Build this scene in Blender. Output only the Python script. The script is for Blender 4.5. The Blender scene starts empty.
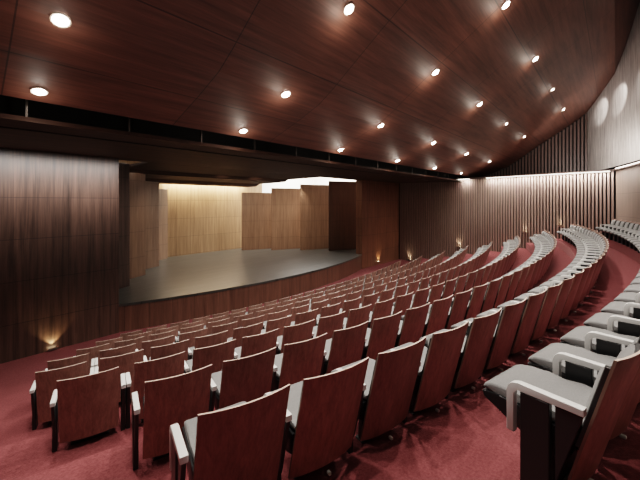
import bpy, bmesh, math, random
from mathutils import Vector, Matrix

random.seed(4)
sc = bpy.context.scene
col = sc.collection
PI = math.pi

# ------------------------------------------------------------------ helpers
def obj(name, bm, mats, parent=None, smooth=False, recalc=True):
    if recalc:
        bmesh.ops.recalc_face_normals(bm, faces=bm.faces)
    me = bpy.data.meshes.new(name)
    bm.to_mesh(me); bm.free()
    for m in (mats if isinstance(mats, (list, tuple)) else [mats]):
        me.materials.append(m)
    if smooth:
        for p in me.polygons: p.use_smooth = True
        try: me.set_sharp_from_angle(angle=math.radians(smooth if smooth is not True else 40))
        except Exception: pass
    o = bpy.data.objects.new(name, me)
    col.objects.link(o)
    if parent: o.parent = parent
    return o

def tag(o, label, cat, group=None, kind=None):
    o['label'] = label; o['category'] = cat
    if group: o['group'] = group
    if kind: o['kind'] = kind
    return o

def struct(name, bm, mats, parent=None, smooth=False):
    o = obj(name, bm, mats, parent, smooth)
    o['kind'] = 'structure'
    return o

def empty(name, loc=(0, 0, 0), rz=0.0):
    o = bpy.data.objects.new(name, None); col.objects.link(o)
    o.empty_display_size = 0.1
    o.location = loc; o.rotation_euler = (0, 0, rz)
    return o

def box(bm, x0, x1, y0, y1, z0, z1, bevel=0.0, seg=2, mat=0, M=None):
    g = bmesh.ops.create_cube(bm, size=1.0)
    vs = g['verts']
    for v in vs:
        v.co = Vector((x0 + (v.co.x + .5) * (x1 - x0), y0 + (v.co.y + .5) * (y1 - y0), z0 + (v.co.z + .5) * (z1 - z0)))
        if M is not None: v.co = M @ v.co
    fs = list({f for v in vs for f in v.link_faces})
    for f in fs: f.material_index = mat
    if bevel:
        es = list({e for v in vs for e in v.link_edges})
        bmesh.ops.bevel(bm, geom=es, offset=bevel, segments=seg, affect='EDGES', profile=.5)

def prism_x(bm, prof, x0, x1, bevel=0.0, mat=0):
    """closed (y,z) profile extruded along x"""
    a = [bm.verts.new((x0, p[0], p[1])) for p in prof]
    b = [bm.verts.new((x1, p[0], p[1])) for p in prof]
    n = len(prof); fs = []
    for i in range(n):
        j = (i + 1) % n
        fs.append(bm.faces.new((a[i], a[j], b[j], b[i])))
    caps = [bm.faces.new(list(reversed(a))), bm.faces.new(b)]
    for f in fs + caps: f.material_index = mat
    if bevel:
        es = list({e for f in caps for e in f.edges})
        bmesh.ops.bevel(bm, geom=es, offset=bevel, segments=2, affect='EDGES', profile=.5)

def quad(bm, pts, mat=0):
    f = bm.faces.new([bm.verts.new(p) for p in pts]); f.material_index = mat
    return f

def sheet(bm, fn, us, vs, mat=0):
    g = [[bm.verts.new(fn(u, v)) for v in vs] for u in us]
    for i in range(len(us) - 1):
        for j in range(len(vs) - 1):
            f = bm.faces.new((g[i][j], g[i + 1][j], g[i + 1][j + 1], g[i][j + 1])); f.material_index = mat

def frange(a, b, n): return [a + (b - a) * i / n for i in range(n + 1)]

# ------------------------------------------------------------------ materials
class NT:
    def __init__(s, name):
        s.m = bpy.data.materials.new(name); s.m.use_nodes = True
        s.t = s.m.node_tree; s.N = s.t.nodes; s.L = s.t.links
        s.b = s.N['Principled BSDF']
    def n(s, typ, **k):
        nd = s.N.new(typ)
        for a, v in k.items():
            if a.startswith('i_'): nd.inputs[int(a[2:])].default_value = v
            else: setattr(nd, a, v)
        return nd
    def l(s, a, b): s.L.new(a, b)
    def math(s, op, a, b=None):
        nd = s.N.new('ShaderNodeMath'); nd.operation = op
        for i, x in enumerate((a, b)):
            if x is None: continue
            if isinstance(x, (int, float)): nd.inputs[i].default_value = x
            else: s.L.new(x, nd.inputs[i])
        return nd.outputs[0]
    def mix(s, fac, a, b, blend='MIX'):
        nd = s.N.new('ShaderNodeMix'); nd.data_type = 'RGBA'; nd.blend_type = blend
        if isinstance(fac, (int, float)): nd.inputs[0].default_value = fac
        else: s.L.new(fac, nd.inputs[0])
        for i, x in ((6, a), (7, b)):
            if isinstance(x, (tuple, list)): nd.inputs[i].default_value = (*x[:3], 1)
            else: s.L.new(x, nd.inputs[i])
        return nd.outputs[2]

def plain(name, c, rough=.5, metal=0.0, spec=.5, emit=None, es=0.0):
    t = NT(name)
    t.b.inputs['Base Color'].default_value = (*c, 1)
    t.b.inputs['Roughness'].default_value = rough
    t.b.inputs['Metallic'].default_value = metal
    t.b.inputs['Specular IOR Level'].default_value = spec
    if emit:
        t.b.inputs['Emission Color'].default_value = (*emit, 1)
        t.b.inputs['Emission Strength'].default_value = es
    return t.m

def wood(name, dark, light, grain=(14, 14, .7), rough=.4, joints=(), jw=.012, jdark=.35, vary=.0, fleck=.5, rnd=False, spec=.5, bump=.02):
    """grain: noise scale along local x,y,z; joints: list of (axis, period, offset)"""
    t = NT(name)
    tc = t.n('ShaderNodeTexCoord'); P = tc.outputs['Object']
    mp = t.n('ShaderNodeMapping'); t.l(P, mp.inputs[0]); mp.inputs['Scale'].default_value = grain
    if rnd:
        oi = t.n('ShaderNodeObjectInfo')
        cb = t.n('ShaderNodeCombineXYZ')
        r10 = t.math('MULTIPLY', oi.outputs['Random'], 37.0)
        t.l(r10, cb.inputs[0]); t.l(r10, cb.inputs[2]); t.l(cb.outputs[0], mp.inputs['Location'])
    n1 = t.n('ShaderNodeTexNoise'); t.l(mp.outputs[0], n1.inputs['Vector'])
    n1.inputs['Scale'].default_value = 1.0; n1.inputs['Detail'].default_value = 5; n1.inputs['Roughness'].default_value = .65
    n1.inputs['Distortion'].default_value = .4
    mp2 = t.n('ShaderNodeMapping'); t.l(mp.outputs[0], mp2.inputs[0]); mp2.inputs['Scale'].default_value = (4.2, 4.2, 4.2)
    n2 = t.n('ShaderNodeTexNoise'); t.l(mp2.outputs[0], n2.inputs['Vector'])
    n2.inputs['Scale'].default_value = 1.0; n2.inputs['Detail'].default_value = 3
    fac = t.math('ADD', t.math('MULTIPLY', n1.outputs[0], 1 - .5 * fleck), t.math('MULTIPLY', n2.outputs[0], .5 * fleck))
    rp = t.n('ShaderNodeValToRGB'); t.l(fac, rp.inputs[0])
    rp.color_ramp.elements[0].position = .34; rp.color_ramp.elements[0].color = (*dark, 1)
    rp.color_ramp.elements[1].position = .66; rp.color_ramp.elements[1].color = (*light, 1)
    c = rp.outputs[0]
    sep = t.n('ShaderNodeSeparateXYZ'); t.l(P, sep.inputs[0])
    if vary and joints:
        cell = t.n('ShaderNodeCombineXYZ')
        for k, (ax, per, off) in enumerate(joints[:3]):
            t.l(t.math('FLOOR', t.math('DIVIDE', t.math('SUBTRACT', sep.outputs[ax], off), per)), cell.inputs[k])
        wn = t.n('ShaderNodeTexWhiteNoise'); t.l(cell.outputs[0], wn.inputs['Vector'])
        v = t.math('ADD', t.math('MULTIPLY', wn.outputs['Value'], 2 * vary), 1 - vary)
        cv = t.n('ShaderNodeCombineXYZ')
        for k in range(3): t.l(v, cv.inputs[k])
        c = t.mix(1.0, c, cv.outputs[0], 'MULTIPLY')
    jm = None
    for ax, per, off in joints:
        fr = t.math('PINGPONG', t.math('SUBTRACT', sep.outputs[ax], off), per / 2)   # 0 at the joint
        k = t.math('LESS_THAN', fr, jw / 2)
        jm = k if jm is None else t.math('MAXIMUM', jm, k)
    if jm is not None:
        c = t.mix(t.math('MULTIPLY', jm, 1 - jdark), c, (.004, .002, .002))
    if rnd:
        vv = t.math('ADD', t.math('MULTIPLY', oi.outputs['Random'], .3), .85)
        cv = t.n('ShaderNodeCombineXYZ')
        for k in range(3): t.l(vv, cv.inputs[k])
        c = t.mix(1.0, c, cv.outputs[0], 'MULTIPLY')
    t.l(c, t.b.inputs['Base Color'])
    t.b.inputs['Roughness'].default_value = rough
    t.b.inputs['Specular IOR Level'].default_value = spec
    if bump:
        bp = t.n('ShaderNodeBump'); bp.inputs['Strength'].default_value = .25; bp.inputs['Distance'].default_value = bump
        t.l(n1.outputs[0], bp.inputs['Height']); t.l(bp.outputs[0], t.b.inputs['Normal'])
    return t.m

def carpet_mat():
    t = NT('red_carpet')
    tc = t.n('ShaderNodeTexCoord')
    n1 = t.n('ShaderNodeTexNoise'); t.l(tc.outputs['Object'], n1.inputs['Vector'])
    n1.inputs['Scale'].default_value = 55; n1.inputs['Detail'].default_value = 4; n1.inputs['Roughness'].default_value = .7
    n2 = t.n('ShaderNodeTexNoise'); t.l(tc.outputs['Object'], n2.inputs['Vector'])
    n2.inputs['Scale'].default_value = .9; n2.inputs['Detail'].default_value = 3
    rp = t.n('ShaderNodeValToRGB'); t.l(n1.outputs[0], rp.inputs[0])
    rp.color_ramp.elements[0].position = .3; rp.color_ramp.elements[0].color = (.125, .031, .033, 1)
    rp.color_ramp.elements[1].position = .72; rp.color_ramp.elements[1].color = (.265, .079, .081, 1)
    c = t.mix(t.math('MULTIPLY', n2.outputs[0], .35), rp.outputs[0], (.14, .028, .034))
    t.l(c, t.b.inputs['Base Color'])
    t.b.inputs['Roughness'].default_value = .95; t.b.inputs['Specular IOR Level'].default_value = .1
    t.b.inputs['Sheen Weight'].default_value = .25
    t.b.inputs['Sheen Tint'].default_value = (1, .5, .5, 1)
    bp = t.n('ShaderNodeBump'); bp.inputs['Strength'].default_value = .5; bp.inputs['Distance'].default_value = .01
    t.l(n1.outputs[0], bp.inputs['Height']); t.l(bp.outputs[0], t.b.inputs['Normal'])
    return t.m

def fabric_mat():
    t = NT('grey_fabric')
    tc = t.n('ShaderNodeTexCoord')
    n1 = t.n('ShaderNodeTexNoise'); t.l(tc.outputs['Object'], n1.inputs['Vector'])
    n1.inputs['Scale'].default_value = 160; n1.inputs['Detail'].default_value = 2
    c = t.mix(n1.outputs[0], (.12, .12, .12), (.235, .235, .233))
    t.l(c, t.b.inputs['Base Color'])
    t.b.inputs['Roughness'].default_value = .8; t.b.inputs['Specular IOR Level'].default_value = .3
    t.b.inputs['Sheen Weight'].default_value = .2
    return t.m

M = {}
M['seat_wood'] = wood('seat_veneer', (.175, .092, .072), (.335, .188, .148), grain=(26, 26, 1.4), rough=.33, rnd=True, bump=.002)
M['edge'] = plain('lit_veneer_edge', (.58, .46, .39), .4)  # highlight along the top of the back painted as a paler edge
M['edge_side'] = plain('shaded_veneer_edge', (.20, .135, .105), .4)  # same edge at the sides, shade put into its colour
M['fabric'] = fabric_mat()
M['black'] = plain('black_shell', (.010, .010, .011), .45)
M['arm'] = plain('grey_armrest', (.62, .62, .61), .38, .0)
M['white_light_dot'] = plain('white_foot_cap', (.85, .85, .82), .4)
M['carpet'] = carpet_mat()
M['ceiling'] = wood('ceiling_veneer', (.064, .0255, .0175), (.158, .065, .045), grain=(.5, 9, 9), rough=.58,
                    joints=((0, 2.3, 0.43), (1, 1.17, 0.56)), jw=.017, jdark=.3, vary=.10, bump=.004)
M['soffit'] = wood('soffit_veneer', (.022, .010, .007), (.066, .031, .021), grain=(2.2, 14, 14), rough=.7, spec=.2,
                   joints=((1, .16, 0),), jw=.012, vary=.18, bump=.004)
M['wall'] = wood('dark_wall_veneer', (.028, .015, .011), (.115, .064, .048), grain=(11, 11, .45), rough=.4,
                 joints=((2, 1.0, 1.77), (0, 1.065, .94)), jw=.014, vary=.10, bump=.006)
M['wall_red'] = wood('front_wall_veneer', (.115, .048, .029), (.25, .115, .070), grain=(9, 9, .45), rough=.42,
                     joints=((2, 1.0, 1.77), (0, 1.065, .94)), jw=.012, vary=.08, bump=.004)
M['apron'] = wood('apron_veneer', (.070, .032, .022), (.155, .075, .051), grain=(9, 9, .5), rough=.42,
                  joints=((0, .62, .2),), jw=.012, vary=.08, bump=.004)
M['stage_wall'] = wood('stage_wall_veneer', (.20, .115, .062), (.36, .225, .13), grain=(8, 8, .4), rough=.45,
                       joints=((2, 1.0, .77), (0, .8, .1)), jw=.014, jdark=.5, vary=.07, bump=.003)
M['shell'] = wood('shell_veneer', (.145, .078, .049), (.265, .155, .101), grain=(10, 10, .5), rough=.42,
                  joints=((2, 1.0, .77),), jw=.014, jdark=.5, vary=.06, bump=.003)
M['shell_shaded'] = wood('shaded_shell_veneer', (.045, .022, .014), (.085, .042, .027), grain=(10, 10, .5), rough=.42,
                       joints=((2, 1.0, .77),), jw=.014, jdark=.5, vary=.06, bump=.003)  # shell veneer darkened, the front wing's shade put into the colour
M['stage_floor'] = wood('stage_floor_boards', (.030, .0295, .028), (.078, .076, .071), grain=(.9, 12, 12), rough=.3,
                        joints=((1, .2, 0), (0, 2.1, .4)), jw=.007, vary=.16, bump=.002)
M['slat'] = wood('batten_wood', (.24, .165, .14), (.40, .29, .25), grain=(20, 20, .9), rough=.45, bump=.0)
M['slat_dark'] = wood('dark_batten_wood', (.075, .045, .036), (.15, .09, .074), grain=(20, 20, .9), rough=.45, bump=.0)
M['gap'] = plain('batten_gap', (.012, .007, .006), .8)
M['back_upper'] = wood('upper_wall_veneer', (.12, .10, .09), (.72, .66, .62), grain=(24, 24, .9), rough=.4, bump=.01)
M['back_lower'] = wood('back_wall_veneer', (.15, .105, .088), (.23, .165, .14), grain=(9, 9, .5), rough=.45,
                       joints=((2, .9, .2),), jw=.01, bump=.003)
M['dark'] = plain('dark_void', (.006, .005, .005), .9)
M['mullion'] = plain('dark_metal', (.06, .05, .045), .4, .6)
M['white_wall'] = plain('white_plaster', (.9, .88, .84), .9)
M['lamp_on'] = plain('lamp_glow', (1, 1, 1), .5, emit=(1, .95, .87), es=60)
M['lamp_small'] = plain('lamp_glow_small', (1, 1, 1), .5, emit=(1, .9, .72), es=25)
M['strip_on'] = plain('strip_glow', (1, 1, 1), .5, emit=(1, .94, .85), es=9)
M['uplamp_on'] = plain('uplight_glow', (1, 1, 1), .5, emit=(1, .80, .50), es=14)
M['ring'] = plain('lamp_trim', (.45, .36, .30), .5, .0)
M['fixture'] = plain('uplight_body', (.30, .27, .24), .4, .6)

# ------------------------------------------------------------------ camera
EYE = 1.65
A = 0.731
F = 328.7
cam = bpy.data.cameras.new('camera'); cam_o = bpy.data.objects.new('camera', cam); col.objects.link(cam_o)
cam.sensor_width = 36; cam.lens = F / 640 * 36; cam.shift_y = -37.5 / 640
cam.clip_start = .05; cam.clip_end = 200
cam_o.location = (0, 0, EYE)
cam_o.rotation_euler = (PI / 2, 0, A - PI / 2)
sc.camera = cam_o

# ------------------------------------------------------------------ geometry of the house
UC = 9.278; RR = 29.9; RISE = .297
LEAN = .17; K = 1.0325
def row_v(k, u): return .301 + (u - UC) ** 2 / (2 * RR) + k * 1.074
def row_slope(k, u): return (u - UC) / RR
def row_z(k): return -RISE * k
NROW = 8                                   # k = 0..7, plus k = -1 above the aisle
S = .77 * K
STAGE_V, STAGE_Z = 10.24 * K, EYE - 2.826 * K
FLOOR0 = row_z(NROW - 1)
def far_u(v): return 17.6 * K + .136 * v
def back_v(u): return .22 + (u - 9.2) ** 2 / 58 - 1.06 - .58
LEDGE = EYE + 1.27 * K

# floor: carpeted terraces following the rows
bm = bmesh.new()
us = frange(-1.3, 20.2, 54)
def edge_v(k, u): return row_v(k, u) + (.12 if k < 0 else .40)
for k in range(-1, NROW):
    z = row_z(k)
    lo = (lambda u: row_v(-1, u) - 1.2) if k == -1 else (lambda u, k=k: edge_v(k - 1, u))
    hi = (lambda u: max(STAGE_V + .1, edge_v(k, u))) if k == NROW - 1 else (lambda u, k=k: edge_v(k, u))
    g = []
    for u in us:
        a, b = lo(u), hi(u)
        row = [bm.verts.new((u, a, z)), bm.verts.new((u, b, z))]
        if k < NROW - 1: row.append(bm.verts.new((u, b, row_z(k + 1))))
        g.append(row)
    for i in range(len(us) - 1):
        for j in range(len(g[0]) - 1):
            bm.faces.new((g[i][j], g[i + 1][j], g[i + 1][j + 1], g[i][j + 1]))
struct('floor', bm, M['carpet'])

# stage: apron wall, floor
SU0, SU1 = 3.06 * K, 14.85 * K
SC = (SU0 + SU1) / 2; SAG = 1.0
SR = ((SU1 - SU0) ** 2 / 4 + SAG ** 2) / (2 * SAG)
def lip_v(u): return (STAGE_V - SAG) + SR - math.sqrt(SR * SR - (u - SC) ** 2)
bm = bmesh.new()
lu = frange(SU0, SU1, 36)
sheet(bm, lambda u, z: (u, lip_v(u) + .03, z), lu, [FLOOR0 - .02, STAGE_Z - .07])
struct('wall_stage_apron', bm, M['apron'])
bm = bmesh.new()
top = [bm.verts.new((u, lip_v(u), STAGE_Z)) for u in lu]
bot = [bm.verts.new((u, lip_v(u), STAGE_Z - .07)) for u in lu]
back = [bm.verts.new((u, STAGE_V, STAGE_Z)) for u in lu]
for i in range(len(lu) - 1):
    bm.faces.new((bot[i], bot[i + 1], top[i + 1], top[i]))
    bm.faces.new((top[i], top[i + 1], back[i + 1], back[i]))
quad(bm, [(2.0, STAGE_V, STAGE_Z), (19.2, STAGE_V, STAGE_Z), (19.2, 18.1, STAGE_Z), (2.0, 18.1, STAGE_Z)])
bmesh.ops.remove_doubles(bm, verts=bm.verts, dist=.0005)
struct('floor_stage', bm, M['stage_floor'])

# front walls left and right of the opening, jambs included
SOF_Z = EYE + 1.235 * K
def front_wall(name, u0, u1, jamb, mat):
    bm = bmesh.new()
    box(bm, u0, u1, STAGE_V, STAGE_V + .12, FLOOR0 - .05, SOF_Z + .02)
    j0, j1 = (u1 - .12, u1) if jamb > 0 else (u0, u0 + .12)
    box(bm, j0, j1, STAGE_V + .12, STAGE_V + .42, STAGE_Z - .1, SOF_Z + .02)
    struct(name, bm, mat)
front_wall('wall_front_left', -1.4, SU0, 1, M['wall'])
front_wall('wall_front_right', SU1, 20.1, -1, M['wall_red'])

# stage enclosure
BV, BV2, BU, BR = 17.2 * K, 17.25 * K, 13.5 * K, 18.5 * K
bm = bmesh.new()
quad(bm, [(2.0, BV, STAGE_Z), (BU, BV, STAGE_Z), (BU, BV, 4.2), (2.0, BV, 4.2)])
struct('wall_stage_back', bm, M['stage_wall'])
bm = bmesh.new()
quad(bm, [(BU, BV2, STAGE_Z), (BR, BV2, STAGE_Z), (BR, BV2, 5.0), (BU, BV2, 5.0)])
quad(bm, [(BR, BV2, STAGE_Z), (BR, STAGE_V + .12, STAGE_Z), (BR, STAGE_V + .12, 5.0), (BR, BV2, 5.0)])
struct('wall_stage_right', bm, M['white_wall'])
bm = bmesh.new()
quad(bm, [(2.0, BV2, STAGE_Z), (2.0, STAGE_V + .12, STAGE_Z), (2.0, STAGE_V + .12, 5.0), (2.0, BV2, 5.0)])
struct('wall_stage_left', bm, M['white_wall'])
bm = bmesh.new()
quad(bm, [(1.9, STAGE_V + .13, 5.0), ((BR + .1), STAGE_V + .13, 5.0), ((BR + .1), (BV2 + .05), 5.0), (1.9, (BV2 + .05), 5.0)])
struct('ceiling_stage', bm, M['white_wall'])

# shell panels, wings of the stage (inner edge, plan direction, top)
def shell(iu, iv, du, dv, top, label, group, mat):
    L = math.hypot(du, dv); ang = math.atan2(dv, du)
    r = empty('acoustic_panel', (iu, iv, STAGE_Z), ang)
    tag(r, label, 'stage panel', group)
    bm = bmesh.new(); box(bm, 0, L, -.0, .04, .001, top - STAGE_Z, .006, 1)
    f = obj('veneer_face', bm, mat, r)
    bm = bmesh.new()
    h = top - STAGE_Z
    for x in (.12, L - .18): box(bm, x, x + .06, .041, .10, .0, h - .1)
    for z in (.3, h * .5, h - .2): box(bm, .12, L - .12, .101, .13, z, z + .06)
    obj('rear_frame', bm, M['black'], r)
    return r
R_EDGES = [(14.76, 21.3, .77), (16.34, 19.67, 1.12), (17.8, 18.0, 1.40), (19.07, 16.2, 1.65)]
L_EDGES = [(9.37, 21.8, .88), (7.93, 19.6, 1.18), (6.5, 17.7, 1.44), (5.18, 15.9, 1.70)]
RN = ['tall wooden stage panel beside the stage back wall, rearmost on the far side',
      'tall wooden stage panel overlapping the rearmost lit wing, second from the back wall',
      'tall wooden stage panel between a lit wing and the dark front wing',
      'dark shaded wooden stage panel closest to the far side of the opening']
LN = ['narrow warm wooden wing panel touching the stage back wall on the near side',
      'wooden wing panel second from the back wall on the near side of stage',
      'wooden wing panel on the near side with a bright gap above it',
      'dark wooden wing panel just inside the near edge of the opening']
for i, (u, v, z) in enumerate(R_EDGES):
    shell(u * S, v * S, (2.55, 2.55, 2.45, 2.7)[i] * S, (-1.12, -1.12, -1.08, -1.1)[i] * S, EYE + z * S, RN[i], 'wing panels on the far side of the stage', M['shell_shaded'] if i == 3 else M['shell'])
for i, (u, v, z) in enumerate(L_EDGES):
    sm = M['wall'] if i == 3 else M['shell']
    # drawn from its outer end so that the face looks to the house
    shell((u - 2.0) * S, (v - .95) * S, 2.0 * S, .95 * S, EYE + z * S, LN[i], 'wing panels on the near side of the stage', sm)

# overhead reflectors above the stage
refl = [((10.62, 11.9), (12.95, 13.2), 1.60, 4.0, 'front wooden ceiling reflector above the stage'),
        ((13.35, 13.6), (15.4, 15.8), 1.42, 4.9, 'middle wooden ceiling reflector above the stage'),
        ((15.75, 16.0), (16.6, 17.1), 1.22, 5.6, 'rear wooden ceiling reflector close to the stage back wall')]
for i, ((v0, v0b), (v1, v1b), z, u0, lab) in enumerate(refl):
    zz = EYE + z * S; v0, v0b, v1, v1b, u0 = v0 * K, v0b * K, v1 * K, v1b * K, u0 * K
    bm = bmesh.new()
    prof = [(v0, zz), (v1, zz - .02), (v1 + (.28 if i < 2 else .02), zz + (-.14 if i < 2 else -.01)), (v1 + (.28 if i < 2 else .02), zz + (-.08 if i < 2 else .06)), (v1, zz + .06), (v0, zz + .06)]
    prism_x(bm, prof, u0, 11.9 * K)
    o = obj('ceiling_reflector', bm, M['soffit'])
    tag(o, lab, 'acoustic reflector', 'overhead reflectors of the stage')

# main ceiling
LV = [v * K for v in (5.69, 4.40, 2.99, 1.59)]; LZ = [EYE + z * K for z in (1.484, 1.952, 2.924, 3.863)]
PROF = [(v * K, EYE + z * K) for v, z in ((5.93, 1.397), (5.69, 1.484), (5.0, 1.72), (4.40, 1.952), (4.05, 2.17), (2.99, 2.924), (1.59, 3.863), (1.15, 4.2), (0.62, 4.62), (0.0, 5.12), (-.29, 5.72), (-.6, 6.6), (-1.6, 9.2))]
SLV = PROF[0][0]
def ceil_z(v):
    for (a, za), (b, zb) in zip(PROF, PROF[1:]):
        if b <= v <= a: return za + (zb - za) * (v - a) / (b - a)
    return PROF[0][1] if v > PROF[0][0] else PROF[-1][1]
bm = bmesh.new()
vs = [p[0] for p in PROF]
sheet(bm, lambda u, v: (u, v, ceil_z(v)), frange(-3.0, 21.4, 12), vs)
# upturned front lip of the ceiling
quad(bm, [(-3, SLV, PROF[0][1]), (21.4, SLV, PROF[0][1]), (21.4, SLV, PROF[0][1] + .08), (-3, SLV, PROF[0][1] + .08)])
ceil = struct('ceiling', bm, M['ceiling'])

# soffit in front of the stage and the dark slot
bm = bmesh.new()
SOFV = 6.10 * K; SOFZ0 = EYE + 1.13 * K
prof = [(SOFV, SOFZ0), (STAGE_V + .45, SOF_Z), (STAGE_V + .45, SOF_Z + .10), (SOFV + .02, SOFZ0 + .07)]
prism_x(bm, prof, -1.4, 19.9)
struct('ceiling_soffit', bm, M['soffit'])
bm = bmesh.new()
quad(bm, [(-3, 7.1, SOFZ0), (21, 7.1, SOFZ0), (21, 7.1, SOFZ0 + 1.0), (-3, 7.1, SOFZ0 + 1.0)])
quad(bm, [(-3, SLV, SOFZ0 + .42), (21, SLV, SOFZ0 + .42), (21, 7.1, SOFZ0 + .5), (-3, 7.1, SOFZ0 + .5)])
struct('slot_shade_sheet', bm, M['dark'])  # black sheets stand in for the unlit hollow behind the slot
for i in range(14):
    u = (.89 + 1.70 * i) * S
    bm = bmesh.new(); box(bm, u - .012, u + .012, SOFV + .03, SOFV + .07, SOFZ0 + .06, PROF[0][1] + .04)
    struct('trim_%d' % (i + 1), bm, M['mullion'])

# far side wall: lower pale battens, ledge, upper dark battens
def fw(v, off, z): return (far_u(v) - off, v, z)
bm = bmesh.new()
V0, V1 = .0, STAGE_V
quad(bm, [fw(V0, -.02, -4), fw(V1, -.02, -4), fw(V1, -.02, LEDGE), fw(V0, -.02, LEDGE)], 1)
ang = math.atan(.136)
n = int((V1 - V0) / .125)
for i in range(n):
    v = V0 + .06 + i * .125
    fl = min(row_z(k) for k in range(-1, NROW) if k == -1 or edge_v(k - 1, far_u(v)) < v + .2) - .02
    T = Matrix.Translation((far_u(v), v, 0)) @ Matrix.Rotation(-ang, 4, 'Z')
    box(bm, -.07, .0, -.034, .034, fl, LEDGE - .03, M=T)
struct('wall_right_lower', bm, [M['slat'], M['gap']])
bm = bmesh.new()
box(bm, 0, 2.6, V0 - .3, 6.1, LEDGE, LEDGE + .05, M=Matrix.Translation((17.57 * K, 0, 0)) @ Matrix.Shear('XY', 4, (0, 0)))
for v in bm.verts: v.co.x += .136 * v.co.y
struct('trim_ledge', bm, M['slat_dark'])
UU = 20.25 * K
bm = bmesh.new()
quad(bm, [(UU + .05, -.5, LEDGE), (UU + .05, 7.2, LEDGE), (UU + .05, 7.2, 8), (UU + .05, -.5, 8)], 1)
v = .9
while v < 6.3:
    box(bm, UU - .05, UU + .02, v - .04, v + .04, LEDGE, ceil_z(v + .05) - .01)
    v += .15
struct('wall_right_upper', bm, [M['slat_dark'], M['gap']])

# back wall, lower panelled part and upper lit part
bm = bmesh.new()
sheet(bm, lambda u, z: (u, back_v(u), z), frange(1.8, 17.62 * K, 40), [.25, LEDGE])
struct('wall_back_lower', bm, M['back_lower'], smooth=True)
bm = bmesh.new()
us2 = frange(1.8, UU, 40)
sheet(bm, lambda u, z: (u, back_v(u) + .06, z if z < 4 else ceil_z(back_v(u) + .06) + .02), us2, [LEDGE + .16, 5])
struct('wall_back_upper', bm, M['back_upper'], smooth=True)
bm = bmesh.new()
g = [[bm.verts.new((u, back_v(u) + o, z)) for (o, z) in ((0, LEDGE), (.10, LEDGE), (.10, LEDGE + .05), (0, LEDGE + .05))] for u in us2]
for i in range(len(us2) - 1):
    for j in range(4): bm.faces.new((g[i][j], g[i + 1][j], g[i + 1][(j + 1) % 4], g[i][(j + 1) % 4]))
struct('trim_back_ledge', bm, M['back_lower'])
# near side wall, behind the left edge of view
bm = bmesh.new()
quad(bm, [(-1.3, -1.5, -2.6), (-1.3, STAGE_V, -2.6), (-1.3, STAGE_V, 8), (-1.3, -1.5, 8)])
struct('wall_left', bm, M['wall'])

# ------------------------------------------------------------------ lights
def lamp(typ, name, loc, power, color=(1, .93, .84), size=.05, target=None, **k):
    d = bpy.data.lights.new(name, typ); d.energy = power; d.color = color
    if typ in ('POINT', 'SPOT'): d.shadow_soft_size = size
    for a, v in k.items(): setattr(d, a, v)
    if typ == 'AREA': d.size = size
    o = bpy.data.objects.new(name, d); col.objects.link(o); o.location = loc
    if target is not None:
        o.rotation_euler = (Vector(target) - Vector(loc)).to_track_quat('-Z', 'Y').to_euler()
    return o

def ring_mesh(r0, r1, h, n=24):
    bm = bmesh.new()
    prof = [(r0, 0), (r0, -h), (r1 - .004, -h), (r1, -h + .004), (r1, 0)]
    g = [[bm.verts.new((r * math.cos(2 * PI * i / n), r * math.sin(2 * PI * i / n), z)) for r, z in prof] for i in range(n)]
    for i in range(n):
        for j in range(len(prof) - 1):
            bm.faces.new((g[i][j], g[(i + 1) % n][j], g[(i + 1) % n][j + 1], g[i][j + 1]))
    return bm
def disc_mesh(r, z, n=24, dome=0.0):
    bm = bmesh.new()
    c = bm.verts.new((0, 0, z - dome))
    m = [bm.verts.new((.6 * r * math.cos(2 * PI * i / n), .6 * r * math.sin(2 * PI * i / n), z - dome * .7)) for i in range(n)]
    e = [bm.verts.new((r * math.cos(2 * PI * i / n), r * math.sin(2 * PI * i / n), z)) for i in range(n)]
    for i in range(n):
        j = (i + 1) % n
        bm.faces.new((c, m[i], m[j])); bm.faces.new((m[i], e[i], e[j], m[j]))
    return bm

ORD = ['first', 'second', 'third', 'fourth', 'fifth', 'sixth', 'seventh', 'eighth', 'ninth', 'tenth', 'eleventh', 'twelfth',
       'thirteenth', 'fourteenth', 'fifteenth', 'sixteenth', 'seventeenth', 'eighteenth', 'nineteenth', 'twentieth']
TENS = {20: 'twenty', 30: 'thirty', 40: 'forty'}
def ordinal(n):
    if n <= 20: return ORD[n - 1]
    t, u = n // 10 * 10, n % 10
    return {30: 'thirtieth', 40: 'fortieth'}[n] if u == 0 else TENS[t] + '-' + ORD[u - 1]

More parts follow.
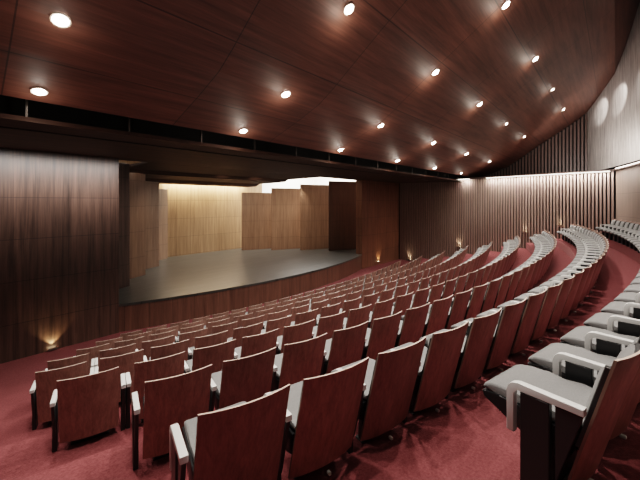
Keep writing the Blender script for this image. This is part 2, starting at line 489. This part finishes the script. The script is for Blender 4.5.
ROWN = ['line along the dark slot', 'second line from the slot', 'third line from the slot', 'fourth line from the slot']
proto = None
DOWN = 190
LV.append(.2 * K); LZ.append(ceil_z(.2 * K)); ROWN.append('unseen fifth line added to light seats')  # out-of-view downlights added to brighten the seat backs
for r in range(5):
    for c in range(6 if r < 4 else 3):
        u = (.762 + 3.22 * c) * K; v = LV[r]; z = LZ[r]
        
        slope = (ceil_z(v - .1) - ceil_z(v + .1)) / .2
        rx = math.atan(slope)      # tilt with the ceiling
        small = c >= 5 or (r >= 2 and c >= 4)
        e = empty('recessed_downlight', (u, v, z - .001)); e.rotation_euler = (-rx, 0, 0)
        tag(e, 'round ceiling downlight, %s from the near side, %s' % (ORD[c], ROWN[r]), 'downlight', 'round downlights in the wooden ceiling')
        if proto is None:
            t1 = obj('trim_ring', ring_mesh(.077, .098, .018), M['ring'], e, smooth=True)
            t2 = obj('lens', disc_mesh(.078, -.012, dome=.04), M['lamp_on'], e, smooth=True)
            proto = (t1, t2)
        else:
            for p in proto:
                q = p.copy(); q.parent = e; col.objects.link(q)
                if small and p is proto[1]: q.scale = (.5, .5, 1)
        k = .45 if small else 1.0
        lamp('SPOT', 'downlight_beam', (u, v, z - .10), DOWN * (1, 1.4, 1.8, 2.5, 2.7)[r] * k * (1.15 if r == 4 else 1) * (.6 if c == 0 else 1), (1, .92, .84), .07, (u, v + .15, -3), spot_size=math.radians(118), spot_blend=.75)
        lamp('POINT', 'downlight_halo_fill', (u, v, z - .30), 7 * k * (.45 if c == 0 else 1), (1, .84, .70), .03)  # extra lamp added under each downlight for a halo on the veneer

# wall uplights
def uplight(loc, rz, label, power=6, aim=None, color=(1, .72, .38)):
    e = empty('wall_uplight', loc, rz); tag(e, label, 'uplight', 'small uplights at the foot of the walls')
    bm = bmesh.new()
    prism_x(bm, [(0, 0), (.10, .03), (.12, .08), (.10, .08), (.085, .045), (0, .02)], -.09, .09, .004)
    obj('housing', bm, M['fixture'], e)
    bm = bmesh.new(); box(bm, -.075, .075, .03, .08, .045, .055)
    obj('lens', bm, M['uplamp_on'], e)
    d = Matrix.Rotation(rz, 3, 'Z') @ Vector((0, .09, .10))
    p = Vector(loc) + d
    t = Vector(loc) + Matrix.Rotation(rz, 3, 'Z') @ Vector((0, -.06, 1.0))
    lamp('SPOT', 'uplight_beam', p, power, color, .02, t, spot_size=math.radians(95), spot_blend=.6)
uplight((1.66, STAGE_V - .001, FLOOR0 + .01), PI, 'small glowing uplight at the foot of the dark near front wall', 26)
uplight((16.48 * K, STAGE_V - .001, EYE - 3.46 * K), PI, 'small glowing uplight on the reddish panel between stage and battens', 22)
far_rz = PI / 2 - math.atan(.136)
for v, dz, lab in ((9.4, -3.55, 'small glowing uplight on the batten wall, lowest beside the corner'),
                   (6.3, -2.44, 'small glowing uplight on the batten wall, second up from the corner'),
                   (3.15, -1.42, 'small glowing uplight on the batten wall, third up from the corner'),
                   (1.77, -1.05, 'small glowing uplight on the batten wall, highest beside the back rows')):
    v *= K
    uplight((far_u(v) - .075, v, EYE + dz * K), far_rz, lab, 14 if v > 5 else 5, color=(1, .80, .55))

# cove strips above the pale battens
def strip(name, p0, p1, label, w=.05, power=0, aim=(0, 0, -1), width=.05):
    a, b = Vector(p0), Vector(p1); d = (b - a); L = d.length
    e = empty(name, (a + b) / 2, math.atan2(d.y, d.x)); tag(e, label, 'strip light', 'strip lights over the walls')
    bm = bmesh.new(); box(bm, -L / 2, L / 2, -w, w, .012, .03); obj('housing', bm, M['ring'], e)
    bm = bmesh.new(); box(bm, -L / 2, L / 2, -w * .8, w * .8, 0, .011); obj('diffuser', bm, M['strip_on'], e)
    if power:
        o = lamp('AREA', 'strip_beam', (a + b) / 2 + Vector((0, 0, -.02)), power, (1, .92, .82), shape='RECTANGLE', size=L, size_y=width)
        o.rotation_euler = (0, 0, math.atan2(d.y, d.x))
    return e
strip('strip_light', fw(.15, .22, LEDGE - .035), fw(5.0, .22, LEDGE - .035), 'long bright strip light along the top of the pale batten wall', power=190)
strip('strip_light', fw(5.9, .22, LEDGE - .035), fw(7.0, .22, LEDGE - .035), 'short bright strip light over the battens near the dark slot', power=60)

for u0, u1, w_ in ((14.2, 16.0, 'beyond'), (16.05, 17.9, 'beside')):
    strip('strip_light', (u0, back_v(u0) + .06, LEDGE + .06), (u1, back_v(u1) + .06, LEDGE + .06), 'bright strip light on the back wall ledge, %s the batten wall' % ('away from' if w_ == 'beyond' else 'ending at'))
# light on the upper back wall: grazing row of small spots
for u in (9.6, 12.0, 14.4, 16.8, 18.6):
    vb = back_v(u)
    u *= K; vb = back_v(u); zt = EYE + 4.0 * K
    lamp('SPOT', 'wall_graze', (u - 1.3, vb + .75, zt + .25), 260, (1, .96, .92), .05, (u + .1, vb + .06, zt), spot_size=math.radians(42), spot_blend=.5)
lamp('AREA', 'back_wall_wash', (16.6, back_v(16.6) + 1.6, LEDGE + .5), 110, (1, .95, .9), target=(17.8, back_v(17.8), LEDGE + 1.2), shape='RECTANGLE', size=4.0, size_y=.3)

# stage lighting
lamp('AREA', 'stage_back_wash', (9.9, 17.5, EYE + 1.12), 330, (1, .84, .62), target=(9.9, 17.75, EYE - 1.0), shape='RECTANGLE', size=5.0, size_y=.15)
lamp('AREA', 'wing_glow', (16.4, 15.0, 4.8), 1500, (1, .96, .88), target=(16.2, 15.2, 0), shape='RECTANGLE', size=3.4, size_y=3.5)
lamp('AREA', 'wing_glow_near', (3.0, 13.5, 4.5), 70, (1, .96, .88), target=(2.2, 13.5, 3), shape='RECTANGLE', size=1.0, size_y=4)
for u, v, t, p in ((8.0, 12.6, (9.5, 17.2, .2), 230), (9.5, 12.6, (12.5, 16.2, .3), 420), (11.0, 12.4, (14.3, 14.4, .2), 330), (6.5, 12.2, (5.6, 15.0, -.2), 120)):
    lamp('SPOT', 'stage_spot', (u, v, EYE + 1.60 * S - .12), p, (1, .86, .68), .1, t, spot_size=math.radians(80), spot_blend=.9)
for u in (9, 11.5, 14):
    lamp('SPOT', 'stage_floor_spot', (u, 14.0, EYE + 1.05), 80, (1, .92, .80), .1, (u + .4, 15.0, STAGE_Z), spot_size=math.radians(80), spot_blend=.9)
# wash on the near front wall
lamp('AREA', 'front_wall_wash', (1.6, STAGE_V - 1.15, SOF_Z - .10), 42, (1, .95, .90), target=(1.6, STAGE_V, 2.0), shape='RECTANGLE', size=3.6, size_y=.15, spread=math.radians(75))

# ------------------------------------------------------------------ seats
PW = .225; ZB, ZT = .09, .726
def back_y(z): return -LEAN * (z - ZB) / (ZT - ZB)
def back_curve(x): return .035 * (x / PW) ** 2 - .035
def slab(bm, x0, x1, z0, z1, off0, off1, nx=8, nz=4, mat=0, edge=None, round_=0.0):
    """curved slab following the reclined back, between offsets off0 (rear) and off1 (front)"""
    xs = frange(x0, x1, nx); zs = frange(z0, z1, nz)
    def pt(x, z, o):
        tx = abs((x - (x0 + x1) / 2) / ((x1 - x0) / 2)); tz = abs((z - (z0 + z1) / 2) / ((z1 - z0) / 2))
        oo = o
        if round_ and o == off1: oo = o - round_ * max(tx ** 6, tz ** 6)
        return (x, back_y(z) + back_curve(x) + oo, z)
    fr = [[bm.verts.new(pt(x, z, off1)) for z in zs] for x in xs]
    re = [[bm.verts.new(pt(x, z, off0)) for z in zs] for x in xs]
    for i in range(nx):
        for j in range(nz):
            bm.faces.new((fr[i][j], fr[i][j + 1], fr[i + 1][j + 1], fr[i + 1][j])).material_index = mat
            bm.faces.new((re[i][j], re[i + 1][j], re[i + 1][j + 1], re[i][j + 1])).material_index = mat
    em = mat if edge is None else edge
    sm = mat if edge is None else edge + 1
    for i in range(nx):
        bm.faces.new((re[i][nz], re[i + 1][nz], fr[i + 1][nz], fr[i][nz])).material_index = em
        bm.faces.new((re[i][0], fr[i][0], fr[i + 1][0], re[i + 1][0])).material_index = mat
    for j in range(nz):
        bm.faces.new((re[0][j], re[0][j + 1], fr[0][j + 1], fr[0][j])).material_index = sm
        bm.faces.new((re[nx][j], fr[nx][j], fr[nx][j + 1], re[nx][j + 1])).material_index = sm

PITCH = .53
def arm_parts(sx):
    """armrest, upright and side panel on one side"""
    x = sx * PITCH / 2; w = .019
    bm = bmesh.new()
    # inverted L of constant thickness with a rounded corner
    zt = .50; t = .032; yb, yf = -.085, .22; r = .05
    out = [(yb, zt + .005)]; inn = [(yb, zt + .005 - t)]
    for i in range(7):
        a = PI / 2 - i * PI / 12
        out.append((yf - r + r * math.cos(a), zt - r + r * math.sin(a)))
        inn.append((yf - r + (r - t) * math.cos(a), zt - r + (r - t) * math.sin(a)))
    out.append((yf, .26)); inn.append((yf - t, .26))
    prism_x(bm, out + inn[::-1], x - w, x + w, .004)
    arm = obj('armrest', bm, M['arm'], None, smooth=30)
    bm = bmesh.new(); box(bm, x - .018, x + .018, .04, .16, 0, zt - t, .004, 1)
    up = obj('upright', bm, M['black'], None)
    bm = bmesh.new()
    prism_x(bm, [(back_y(.46) + .02, .467), (.02, .467), (.02, .12), (back_y(.14) + .03, .14)], x - .011, x + .011, .003)
    sp = obj('side_panel', bm, M['black'], None)
    return [arm, up, sp]

parts = []
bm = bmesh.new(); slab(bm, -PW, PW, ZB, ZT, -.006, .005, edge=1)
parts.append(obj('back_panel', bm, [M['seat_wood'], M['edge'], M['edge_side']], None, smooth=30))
bm = bmesh.new(); slab(bm, -PW + .012, PW - .012, .30, ZT - .045, .006, .026)
parts.append(obj('back_shell', bm, M['black'], None, smooth=30))
bm = bmesh.new(); slab(bm, -PW + .045, PW - .045, .38, ZT - .048, .027, .078, nz=8, nx=10, round_=.035)
parts.append(obj('back_cushion', bm, M['fabric'], None, smooth=50))
# seat cushion: dished, with a waterfall front
def seat_prof():
    topc = [(-.045, .392), (.0, .378), (.06, .370), (.14, .376), (.22, .388), (.30, .390), (.355, .380), (.388, .362), (.396, .346)]
    bot = [(.388, .336), (.30, .350), (.20, .346), (.10, .334), (.02, .335), (-.03, .345)]
    return topc + bot
def taper(bm):
    for v in bm.verts:
        t = max(0, min(1, (v.co.y - .05) / .31)); v.co.x *= 1 - .06 * t
        v.co.z += .012 * (abs(v.co.x) / .2) ** 2
bm = bmesh.new(); prism_x(bm, seat_prof(), -.196, .196, .016); taper(bm)
parts.append(obj('seat_cushion', bm, M['fabric'], None, smooth=50))
bm = bmesh.new(); prism_x(bm, [(-.02, .33), (.02, .325), (.10, .326), (.20, .338), (.30, .342), (.392, .326), (.380, .296), (.24, .235), (.06, .18), (.0, .20)], -.206, .206, .006); taper(bm)
parts.append(obj('seat_shell', bm, M['black'], None, smooth=30))
bm = bmesh.new(); box(bm, -.14, .14, .07, .12, .0, .235, .006, 1); box(bm, -.15, .15, .06, .14, 0, .012, .003, 1)
parts.append(obj('pedestal', bm, M['black'], None))
bm = bmesh.new(); box(bm, .035, .055, -.03, .0, .0, .02, .004, 1)
parts.append(obj('foot_cap', bm, M['white_light_dot'], None))  # small floor light by the seat foot, its glow painted white
LEFT = arm_parts(-1); RIGHT = arm_parts(1)
used = set()
def take(p, parent):
    if p in used:
        q = p.copy(); col.objects.link(q)
    else:
        q = p; used.add(p)
    q.parent = parent
    return q

ROWPH = {-1: 'back wall row', 0: 'row just below the cross aisle', 1: 'second row below the cross aisle', 2: 'third row below the cross aisle',
         3: 'fourth row below the cross aisle', 4: 'fourth row up from the stage', 5: 'third row up from the stage', 6: 'second row up from the stage', 7: 'front row before the stage'}
STARTS = {-1: 2.012, 0: .972, 1: 1.131, 2: .85, 3: .845, 4: 1.095, 5: 1.6, 6: 2.1, 7: 2.8}
ENDS = {-1: 17.1, 0: 17.65, 1: 17.41, 2: 17.35, 3: 16.9, 4: 16.93, 5: 16.3, 6: 15.97, 7: 15.69}
nseat = 0
for k in range(-1, NROW):
    # chair centres along the arc
    u = STARTS[k]; cs = []
    while u < ENDS[k] + .1:
        cs.append(u)
        u += (PITCH + (.045 if 2 <= k <= 4 and len(cs) == 1 else 0)) / math.sqrt(1 + row_slope(k, u) ** 2)
    for i, u in enumerate(cs):
        e = empty('theater_seat', (u, row_v(k, u), row_z(k)), math.atan(row_slope(k, u)))
        if k == -1:
            lab = 'theater seat with grey cushions, %s from the camera end of the %s' % (ordinal(i + 1), ROWPH[k])
        else:
            lab = 'wooden theater seat, %s from the aisle end of the %s' % (ordinal(i + 1), ROWPH[k])
        tag(e, lab, 'seat', 'theater seats in the %s' % ROWPH[k])
        for p in parts:
            if p.name.startswith('foot_cap') and k > 0: continue
            take(p, e)
        for p in LEFT: take(p, e)
        if i == len(cs) - 1 or (i == 0 and 2 <= k <= 4):
            for p in RIGHT: take(p, e)
        nseat += 1
print('SEATS', nseat)

# ------------------------------------------------------------------ world and view
w = bpy.data.worlds.new('world'); sc.world = w; w.use_nodes = True
w.node_tree.nodes['Background'].inputs[0].default_value = (.5, .42, .38, 1)
w.node_tree.nodes['Background'].inputs[1].default_value = .02
sc.view_settings.view_transform = 'Filmic'
sc.view_settings.look = 'Medium High Contrast'
sc.view_settings.exposure = 0.0
sc.cycles.use_denoising = True
sc.cycles.max_bounces = 6
sc.cycles.sample_clamp_indirect = 4
